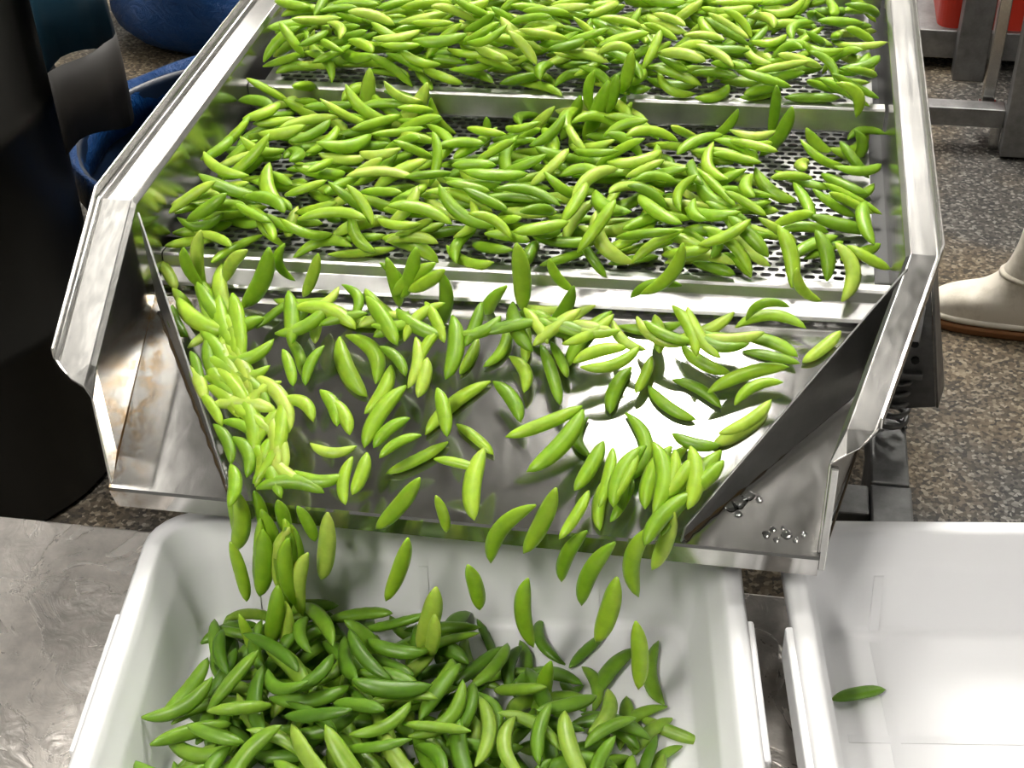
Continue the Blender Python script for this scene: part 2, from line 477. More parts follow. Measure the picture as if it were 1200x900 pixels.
# machine base
for x0, x1 in ((0.420, 0.466), (-0.36, -0.315)):
    fr = box('frame_rail', x0, x1, 0.355, 0.490, -0.25, -0.2, M_FRAME, mc, 0.003)
    fr2 = box('frame_rail', x0 - 0.001, x1 + 0.002, 0.20, 0.353, -0.252, -0.201, M_FRAME, mc, 0.003)
    box('frame_leg', x0 + 0.003, x1 - 0.003, 0.435, 0.478, FLOOR, -0.25, M_FRAME, mc, 0.003)
    box('frame_leg', x0 + 0.003, x1 - 0.003, 1.30, 1.343, FLOOR, -0.1, M_FRAME, mc, 0.003)
    cx = (x0 + x1) / 2 + 0.004
    hp = []
    for k in range(61):
        a = k / 60 * 5.5 * 2 * math.pi
        hp.append((cx + 0.017 * math.cos(a), 0.462 + 0.017 * math.sin(a), -0.197 + 0.09 * k / 60))
    tube('coil_spring', hp, 0.0036, M_FRAME, mc, 6)
    box('spring_seat', cx - 0.024, cx + 0.024, 0.44, 0.486, -0.107, -0.098, M_FRAME, mc, 0.002)
    box('spring_post', cx - 0.014, cx + 0.014, 0.45, 0.475, -0.098, 0.08, M_FRAME, mc, 0.002)
    box('frame_leg', cx - 0.02, cx + 0.02, 1.305, 1.34, -0.1, 0.08, M_FRAME, mc, 0.002)
box('cross_member', -0.314, 0.418, 0.300, 0.352, -0.25, -0.203, M_FRAME, mc, 0.003)
# hanging mounting plate with bolt holes, outside the rail on the boot side
mp_ = hexa('mounting_plate', [(0.424, 0.452, -0.165), (0.409, 0.452, 0.10), (0.424, 0.460, -0.165), (0.409, 0.460, 0.10),
                              (0.494, 0.448, -0.150), (0.458, 0.448, 0.055), (0.494, 0.456, -0.150), (0.458, 0.456, 0.055)], M_FRAME, mc, 0.001)
hexa('plate_flange', [(0.494, 0.446, -0.150), (0.458, 0.446, 0.055), (0.504, 0.492, -0.150), (0.464, 0.492, 0.055),
                      (0.497, 0.446, -0.150), (0.461, 0.446, 0.055), (0.507, 0.492, -0.150), (0.467, 0.492, 0.055)], M_FRAME, mp_, 0.0008)
for bx_, bz_ in ((0.452, -0.035), (0.456, -0.058), (0.460, -0.082)):
    v, f = loft([[(bx_ + 0.005 * math.cos(k * math.pi / 4), 0.4495 - j * 0.004, bz_ + 0.005 * math.sin(k * math.pi / 4)) for k in range(8)] for j in (0, 1)])
    mesh_obj('bolt', v, f, M_RAIL if bz_ > -0.04 else M_RUBBER, mp_)
bk = hexa('rail_bracket', [(0.405, 0.33, 0.070), (0.405, 0.33, 0.150), (0.405, 0.38, 0.070), (0.405, 0.38, 0.150),
                           (0.447, 0.33, 0.078), (0.441, 0.33, 0.125), (0.447, 0.38, 0.078), (0.441, 0.38, 0.125)], M_FRAME, mc, 0.002)
box('hook', 0.405, 0.446, 0.338, 0.342, 0.02, 0.066, M_FRAME, mc, 0.001)

# ------------------------------------------------------------------ steel table under the tubs
TZ = -0.185
tb = thing('steel_table', 'wet stainless steel table carrying the two white tubs', 'table', (0.0, -0.32, TZ))
box('table_top', -0.98, 1.15, -0.46, 0.452, -0.03, 0.0, M_TABLE, tb, 0.004)
for lx in (-0.94, 1.11):
    for ly in (-0.42, 0.41):
        box('table_leg', lx - 0.02, lx + 0.02, ly - 0.02, ly + 0.02, FLOOR - TZ, -0.03, M_FRAME, tb, 0.002)

# ------------------------------------------------------------------ white tubs
def rrect(x0, x1, y0, y1, r, z, seg=7):
    out = []
    for cx, cy, a0 in ((x1 - r, y1 - r, 0), (x0 + r, y1 - r, 90), (x0 + r, y0 + r, 180), (x1 - r, y0 + r, 270)):
        for k in range(seg):
            a = math.radians(a0 + 90.0 * k / (seg - 1))
            out.append((cx + r * math.cos(a), cy + r * math.sin(a), z))
    return out
def white_tub(loc, rz, W, D, label):
    t = thing('white_tub', label, 'tub', loc, rz, 'white plastic tubs on the table')
    H = 0.124
    # inset from the rim's outer edge, height above the table
    prof = [(0.042, 0.001), (0.034, 0.0), (0.030, 0.004), (0.017, H - 0.028), (0.003, H - 0.028), (0.0, H - 0.024), (0.0, H - 0.004), (0.004, H), (0.017, H), (0.0205, H - 0.003),
            (0.0230, H - 0.014), (0.0255, H - 0.018), (0.0285, H - 0.030), (0.0315, H - 0.034), (0.0345, H - 0.046), (0.0465, 0.016), (0.050, 0.008), (0.058, 0.0045), (0.075, 0.004)]
    rings = [rrect(-W / 2 + i, W / 2 - i, -D / 2 + i, D / 2 - i, max(0.052 - i * 0.55, 0.022), z) for i, z in prof]
    v, f = loft(rings, cap0=True, cap1=True)
    o = mesh_obj('tub_body', v, f, M_TUB, t, smooth=True)
    o.data.polygons[-1].use_smooth = False
    m = o.modifiers.new('edges', 'EDGE_SPLIT'); m.split_angle = math.radians(75)
    for s in (-1, 1):
        box('handle', s * (W / 2 - 0.002) - 0.009, s * (W / 2 - 0.002) + 0.009, -0.11, 0.06, H - 0.05, H - 0.008, M_TUB, t, 0.003)
        for yy in (-0.12, -0.05, 0.02):
            pass
    for xx in (-0.2, -0.02, 0.16):
        mesh_obj('floor_rib', boxv(xx - 0.005, xx + 0.005, -D / 2 + 0.06, D / 2 - 0.06, 0.004, 0.0048), BOXF, M_TUB, t)
        hexa('wall_rib', [(xx - 0.005, D / 2 - 0.0506, 0.012), (xx - 0.005, D / 2 - 0.0355, H - 0.048), (xx - 0.005, D / 2 - 0.045, 0.010), (xx - 0.005, D / 2 - 0.034, H - 0.046),
                          (xx + 0.005, D / 2 - 0.0506, 0.012), (xx + 0.005, D / 2 - 0.0355, H - 0.048), (xx + 0.005, D / 2 - 0.045, 0.010), (xx + 0.005, D / 2 - 0.034, H - 0.046)], M_TUB, t, 0)
    mesh_obj('floor_rib', boxv(-W / 2 + 0.06, W / 2 - 0.06, 0.012, 0.022, 0.004, 0.0048), BOXF, M_TUB, t)
    return t
RT = math.radians(7.5)
ca, sa = math.cos(RT), math.sin(RT)
def tub_loc(cx, cy, W, D):      # from its rear corner towards the barrel
    return (cx + ca * W / 2 + sa * D / 2, cy + sa * W / 2 - ca * D / 2, TZ)
T1 = tub_loc(-0.345, 0.040, 0.61, 0.41)
T2 = tub_loc(0.303, 0.118, 0.61, 0.41)
white_tub(T1, RT, 0.61, 0.41, 'white plastic tub under the chute filling with a heap of pea pods')
white_tub(T2, RT, 0.61, 0.41, 'nearly empty white plastic tub with two pea pods on its floor')

# ------------------------------------------------------------------ things around the machine
# black drum on the floor beyond the table
dx, dy, dr = -0.937, 0.593, 0.25
t = thing('black_drum', 'tall black plastic drum standing on the floor beside the blue barrel', 'drum', (dx, dy, FLOOR))
v, f = loft(disc_rings([(dr - 0.01, 0.0), (dr, 0.012), (dr, 0.28), (dr + 0.008, 0.29), (dr + 0.008, 0.31), (dr, 0.32), (dr, 0.58), (dr + 0.008, 0.59), (dr + 0.008, 0.61), (dr, 0.62), (dr, 0.86), (dr - 0.012, 0.88)]), cap1=False)
mesh_obj('drum_wall', v, f, M_DRUM, t, smooth=True)
v, f = loft(disc_rings([(dr - 0.012, 0.88), (dr + 0.006, 0.882), (dr + 0.006, 0.902), (dr - 0.02, 0.905), (dr - 0.03, 0.897)]))
mesh_obj('drum_lid', v, f, M_DRUM, t, smooth=True)
# blue plastic sheet draped over the drum, grey at its hem
t = thing('draped_sheet', 'dark blue plastic sheet draped down the black drum, scuffed grey lower end', 'plastic sheet', (dx, dy, FLOOR))
def sheet(name, zs, mat):
    R_ = []
    for i, (z, rr) in enumerate(zs):
        row = []
        for k in range(19):
            a = math.radians(2 + 43 * k / 18)
            hug = min(1.0, 0.12 + k / 9.0)
            w = (dr + 0.012 + (rr - dr - 0.012) * hug if rr > dr + 0.012 else rr) + 0.0035 * math.sin(k * 1.3 + z * 3) * (1.0 if rr > 0.25 else 0.0)
            row.append((w * math.cos(a), w * math.sin(a), z + (0.012 * math.sin(k * 0.55) if i == 0 else 0)))
        R_.append(row)
    v, f = loft(R_, closed=False, cap0=False, cap1=False)
    return mesh_obj(name, v, f, mat, t, smooth=True, solid=0.002, offset=0)
sheet('sheet_hem', [(0.535, 0.345), (0.60, 0.345), (0.655, 0.343)], M_HEM)
sheet('sheet_body', [(0.655, 0.343), (0.75, 0.335), (0.84, 0.310), (0.885, 0.285), (0.906, 0.258), (0.9075, 0.20), (0.9075, 0.10)], M_SHEET)
# round blue barrel with a film liner folded over its rim
bxc, byc, br = -0.545, 0.955, 0.262
t = thing('blue_barrel', 'open round dark blue barrel lined with blue plastic film', 'barrel', (bxc, byc, FLOOR))
v, f = loft(disc_rings([(br - 0.03, 0.0), (br - 0.01, 0.01), (br - 0.004, 0.2), (br - 0.004, 0.385), (br + 0.004, 0.39), (br + 0.004, 0.40), (br - 0.008, 0.402), (br - 0.012, 0.39), (br - 0.02, 0.03), (br - 0.05, 0.02)]))
mesh_obj('barrel_body', v, f, M_BLUE, t, smooth=True)
R_ = []
for i in range(6):
    row = []
    for k in range(60):
        a = 2 * math.pi * k / 60
        wv = 0.5 + 0.5 * math.sin(5 * a + 1.3) * math.sin(2 * a)
        far = max(0.0, math.sin(a + 0.15))
        rr = (br - 0.018, br - 0.010, br + 0.0005, br + 0.0075, br + 0.010, br + 0.011)[i] + 0.002 * math.sin(13 * a + i)
        z = (0.34, 0.392, 0.409 + 0.016 * far * wv, 0.409 + 0.012 * far * wv, 0.395, 0.372 - 0.02 * wv)[i]
        row.append((rr * math.cos(a), rr * math.sin(a), z))
    R_.append(row)
v, f = loft(R_, cap0=False, cap1=False)
mesh_obj('film_liner', v, f, M_FILM, t, smooth=True, solid=0.001)
# blue bag on the floor further back
def lumpy(name, cx, cy, cz, rx, ry, rz_, mat, seed, lab, cat, flat=0.25):
    bm = bmesh.new()
    bmesh.ops.create_icosphere(bm, subdivisions=4, radius=1.0)
    rs = np.random.default_rng(seed)
    ks = rs.normal(0, 1, (9, 3)) * 3.2; ph = rs.uniform(0, 6.28, 9)
    for v in bm.verts:
        p = np.array(v.co)
        s = 1 + sum(0.035 * math.sin(float(k @ p) + q) for k, q in zip(ks, ph)) + 0.02 * abs(math.sin(14 * p[0] + 9 * p[2]))
        v.co = v.co * s
        v.co.z = max(v.co.z, -1 + flat)
    me = bpy.data.meshes.new(name); bm.to_mesh(me); bm.free()
    for p in me.polygons: p.use_smooth = True
    me.materials.append(mat)
    o = bpy.data.objects.new(name, me); COL.objects.link(o)
    o.scale = (rx, ry, rz_); o.location = (cx, cy, cz + rz_ * (1 - flat))
    return tag(o, lab, cat)
lumpy('plastic_bag', -1.04, 2.20, FLOOR, 0.25, 0.22, 0.18, M_FILM, 5, 'stuffed blue plastic bag lying on the floor behind the blue barrel', 'bag')

# steel stand with a red crate, beyond the boot
t = thing('steel_stand', 'grey steel stand with low beams holding the red crate', 'stand', (0.7, 1.9, FLOOR))
def bx2(n, x0, x1, y0, y1, z0, z1, m=M_FRAME, p=None, bv=0.002): return box(n, x0 - 0.7, x1 - 0.7, y0 - 1.9, y1 - 1.9, z0 - FLOOR, z1 - FLOOR, m, p or t, bv)
bx2('lower_beam', 0.50, 0.742, 1.79, 1.83, -0.445, -0.405)
lg = bx2('stand_leg', 0.742, 0.86, 1.76, 1.80, -0.493, 0.30)
bx2('stand_leg', 0.700, 0.724, 1.84, 1.865, -0.43, 0.30, M_RAIL)
bx2('foot_plate', 0.695, 0.732, 1.832, 1.872, -0.443, -0.42, M_RAIL)
bx2('levelling_foot', 0.722, 0.742, 1.80, 1.82, FLOOR, -0.443, M_RAIL)
bx2('stand_leg', 0.672, 0.738, 2.12, 2.17, FLOOR, 0.30)
bx2('crate_shelf', 0.50, 1.25, 2.17, 2.62, -0.47, -0.405)
bx2('stand_leg', 1.2, 1.25, 2.12, 2.17, FLOOR, 0.30)
bx2('stand_leg', 1.2, 1.25, 1.80, 1.85, FLOOR, 0.30)
bx2('top_beam', 0.672, 1.25, 2.12, 2.17, 0.30, 0.34)
bx2('top_beam', 0.70, 1.25, 1.80, 1.85, 0.30, 0.34)
bx2('top_beam', 1.2, 1.25, 1.85, 2.12, 0.30, 0.34)
bx2('top_beam', 0.70, 0.74, 1.85, 2.12, 0.30, 0.34)
bx2('lower_beam', 0.742, 1.2, 1.805, 1.835, -0.445, -0.405)
bx2('lower_beam', 1.205, 1.245, 1.85, 2.12, -0.47, -0.42)
t = thing('red_crate', 'red plastic crate sitting on the grey steel stand', 'crate', (0.90, 2.365, -0.405))
V0 = rrect(-0.27, 0.27, -0.18, 0.18, 0.03, 0.0); V1 = rrect(-0.275, 0.275, -0.185, 0.185, 0.03, 0.27)
V2 = rrect(-0.28, 0.28, -0.19, 0.19, 0.035, 0.272); V3 = rrect(-0.28, 0.28, -0.19, 0.19, 0.035, 0.295); V4 = rrect(-0.265, 0.265, -0.175, 0.175, 0.03, 0.295); V5 = rrect(-0.255, 0.255, -0.165, 0.165, 0.025, 0.006)
v, f = loft([V0, V1, V2, V3, V4, V5])
mesh_obj('crate_body', v, f, M_RED, t)
for xx in (-0.18, -0.06, 0.06, 0.18):
    hexa('crate_rib', [(xx - 0.006, -0.18, 0.0), (xx - 0.006, -0.184, 0.27), (xx - 0.006, -0.185, 0.0), (xx - 0.006, -0.189, 0.27),
                       (xx + 0.006, -0.18, 0.0), (xx + 0.006, -0.184, 0.27), (xx + 0.006, -0.185, 0.0), (xx + 0.006, -0.189, 0.27)], M_RED, t, 0)

# off-white rubber boot standing on the floor (toe towards the conveyor)
bt = thing('rubber_boot', 'scuffed off-white rubber boot with tan sole standing on the speckled floor', 'boot', (0.70, 1.16, FLOOR), math.radians(174))
# horizontal sections from the sole up the shaft: height, toe-side end, heel end, half width
SEC = [(0.016, 0.139, -0.143, 0.047), (0.030, 0.140, -0.146, 0.049), (0.042, 0.135, -0.148, 0.049), (0.054, 0.122, -0.148, 0.0485), (0.063, 0.100, -0.147, 0.047),
       (0.071, 0.070, -0.146, 0.046), (0.080, 0.052, -0.145, 0.045), (0.093, 0.036, -0.144, 0.044), (0.110, 0.024, -0.142, 0.0435), (0.135, 0.014, -0.139, 0.044),
       (0.165, 0.007, -0.137, 0.046), (0.20, 0.003, -0.137, 0.050), (0.26, 0.000, -0.141, 0.054), (0.36, -0.002, -0.148, 0.058)]
def boot_section(z, xf, xh, w, n=24, grow=0.0):
    out = []
    for k in range(n):
        a = 2 * math.pi * k / n
        c_, s_ = math.cos(a), math.sin(a)
        pw = 0.8 if z < 0.1 else 0.95
        x = (xf + xh) / 2 + (xf - xh + 2 * grow) / 2 * math.copysign(abs(c_) ** pw, c_)
        out.append((x, (w + grow) * (0.86 + 0.14 * c_ if z < 0.1 else 1.0) * math.copysign(abs(s_) ** pw, s_), z))
    return out
v, f = loft([boot_section(*q) for q in SEC], cap1=False)
up = mesh_obj('boot_upper', v, f, M_BOOT, bt, smooth=True)
sb = up.modifiers.new('smooth', 'SUBSURF'); sb.levels = 1; sb.render_levels = 2
so = up.modifiers.new('thickness', 'SOLIDIFY'); so.thickness = 0.0025; so.offset = -1
def sole_ring(z, g): return boot_section(z, 0.139, -0.143, 0.048, 32, g)
v, f = loft([sole_ring(0.0, 0.001), sole_ring(0.003, 0.004), sole_ring(0.013, 0.006), sole_ring(0.018, 0.004), sole_ring(0.0185, -0.002)])
mesh_obj('boot_sole', v, f, M_SOLE, bt, bevel=0.001)
v, f = loft([sole_ring(0.0186, 0.0), sole_ring(0.023, 0.005), sole_ring(0.030, 0.0035), sole_ring(0.031, -0.002)])
mesh_obj('boot_welt', v, f, M_BOOT, bt, smooth=True)
v, f = loft([boot_section(z, 0.0245 + (0.112 - z) * 0.7, -0.1425, 0.0438, 24, g) for z, g in ((0.106, 0.0), (0.109, 0.0022), (0.112, 0.0022), (0.115, 0.0))], cap0=False, cap1=False)
mesh_obj('ankle_band', v, f, M_BOOT, bt, smooth=True)

# water drops on the open end of the chute and on the table
for i, (x, y, r) in enumerate(((0.262, 0.045, 0.008), (0.270, 0.052, 0.006), (0.255, 0.040, 0.006), (0.262, 0.034, 0.004), (0.281, 0.050, 0.004), (0.246, 0.05, 0.003),
                               (0.290, 0.016, 0.004), (0.300, 0.012, 0.003), (0.309, 0.018, 0.005), (0.296, 0.022, 0.003), (0.318, 0.014, 0.003), (0.305, 0.024, 0.002), (0.325, 0.02, 0.003))):
    bm = bmesh.new(); bmesh.ops.create_icosphere(bm, subdivisions=2, radius=1.0)
    for vv in bm.verts:
        vv.co.z = max(vv.co.z, 0.0) * 0.35
        vv.co.x *= 1 + 0.25 * math.sin(3 * vv.co.y + i)
    me = bpy.data.meshes.new('water_drop'); bm.to_mesh(me); bm.free()
    for p in me.polygons: p.use_smooth = True
    me.materials.append(M_WATER)
    o = bpy.data.objects.new('water_drop', me); COL.objects.link(o)
    o.scale = (r, r, r); o.location = (x, y, zc(y) + 0.0012)
    o.rotation_euler = (math.atan2(0.09, 0.22), 0, 0)
    big = i < 6
    tag(o, ('%s water drop in the chute splash beside the diverter plate' if big else '%s small water drop at the chute corner above the nearly empty tub') % ('largest', 'second largest', 'third largest', 'fourth largest', 'fifth largest', 'smallest', 'widest', 'inner front', 'outer rear', 'inner rear', 'outer middle', 'rearmost', 'outermost')[i], 'water drop',
        'water drops in the chute splash' if big else 'water drops at the chute corner')

# ------------------------------------------------------------------ pea pods
LREF = 0.075
def pod_mesh(sag, fat, seed):
    rs = np.random.default_rng(seed)
    n = 15; m = 8
    ts = np.linspace(0, 1, n) ** 1.0
    rings = []
    ph = rs.uniform(0, 6.28); nb = rs.uniform(5.5, 7.5)
    for i, t in enumerate(ts):
        x = (t - 0.5) * LREF
        yc = sag * LREF * (1 - (2 * t - 1) ** 2)
        dyx = sag * LREF * (-4 * (2 * t - 1)) / LREF
        T = np.array([1.0, dyx, 0]); T /= np.linalg.norm(T); N = np.array([-T[1], T[0], 0])
        e = max(0.0, 1 - abs(2 * t - 1) ** 2.9) ** 0.72
        if t < 0.5: e = max(e, 0.16)
        e = max(e, 0.05)
        bump = 1 + 0.055 * math.sin(nb * 2 * math.pi * t + ph) * e
        w = 0.0076 * fat * e; h = 0.0056 * fat * e * bump
        c = np.array([x, yc, 0])
        ring = []
        for k in range(m):
            a = 2 * math.pi * k / m
            ca_, sa_ = math.cos(a), math.sin(a)
            r_w = w * (1.10 if k == 0 else (1.04 if k == 4 else 1.0))     # seams stand slightly proud
            ring.append(tuple(c + N * ca_ * r_w + np.array([0, 0, sa_ * h])))
        rings.append(ring)
    v, f = loft(rings)
    q = f[3 * m]; a_, b_, c_ = (np.array(v[i]) for i in q[:3])
    if float(np.cross(b_ - a_, c_ - a_) @ ((a_ + c_) / 2 - np.mean([v[i] for i in range(3 * m, 5 * m)], axis=0))) < 0:
        f = [tuple(reversed(t_)) for t_ in f]
    me = bpy.data.meshes.new('pea_pod')
    me.from_pydata(v, [], f); me.update()
    for p in me.polygons: p.use_smooth = True
    me.materials.append(M_POD)
    return me, np.array(v), f
SAGS = (0.03, 0.09, 0.15, 0.22)
VAR = []
for i, s in enumerate(SAGS):
    for j, ft in enumerate((0.92, 1.10)):
        VAR.append((s, ft) + pod_mesh(s, ft, 31 + 7 * i + j))
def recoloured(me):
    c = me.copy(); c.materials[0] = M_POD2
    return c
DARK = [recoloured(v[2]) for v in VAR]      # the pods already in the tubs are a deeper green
pods = []       # dict(mat=4x4 numpy, var=index, zone, fixed)

def place(p1, pm, p2, zone, fat=None, normal=None):
    p1, pm, p2 = (np.array(p, float) for p in (p1, pm, p2))
    c = (p1 + p2) / 2; ch = p2 - p1; L = float(np.linalg.norm(ch)); X = ch / L
    s = pm - c; s = s - X * (s @ X); sag = float(np.linalg.norm(s)) / L
    if sag < 0.01:
        ref = np.array([0, 0, 1.0]) if normal is None else np.cross(normal, X)
        s = ref - X * (ref @ X)
    Y = s / np.linalg.norm(s); Z = np.cross(X, Y)
    # the pods move through the air with some roll about their length
    if normal is not None:
        nn = np.array(normal, float); nn -= X * (nn @ X)
        if sag < 0.05:
            Z = nn / np.linalg.norm(nn); Y = np.cross(Z, X)
            roll = rng.uniform(-0.5, 0.5)
            Y, Z = Y * math.cos(roll) + Z * math.sin(roll), Z * math.cos(roll) - Y * math.sin(roll)
    Lc = min(max(L, 0.047), 0.094)
    j = int(rng.integers(0, 2)) if fat is None else fat
    k = int(np.argmin([abs(a - min(sag, 0.22)) for a in SAGS])) * 2 + j
    sc = Lc / LREF
    w = 0.55 * sc + 0.45
    M = np.eye(4); M[:3, 0] = X * sc; M[:3, 1] = Y * w * (1.0); M[:3, 2] = Z * w; M[:3, 3] = c
    # the shared mesh bows towards +Y from its chord
    pods.append(dict(mat=M, var=k, zone=zone, fixed=True, sag=sag, X=X))

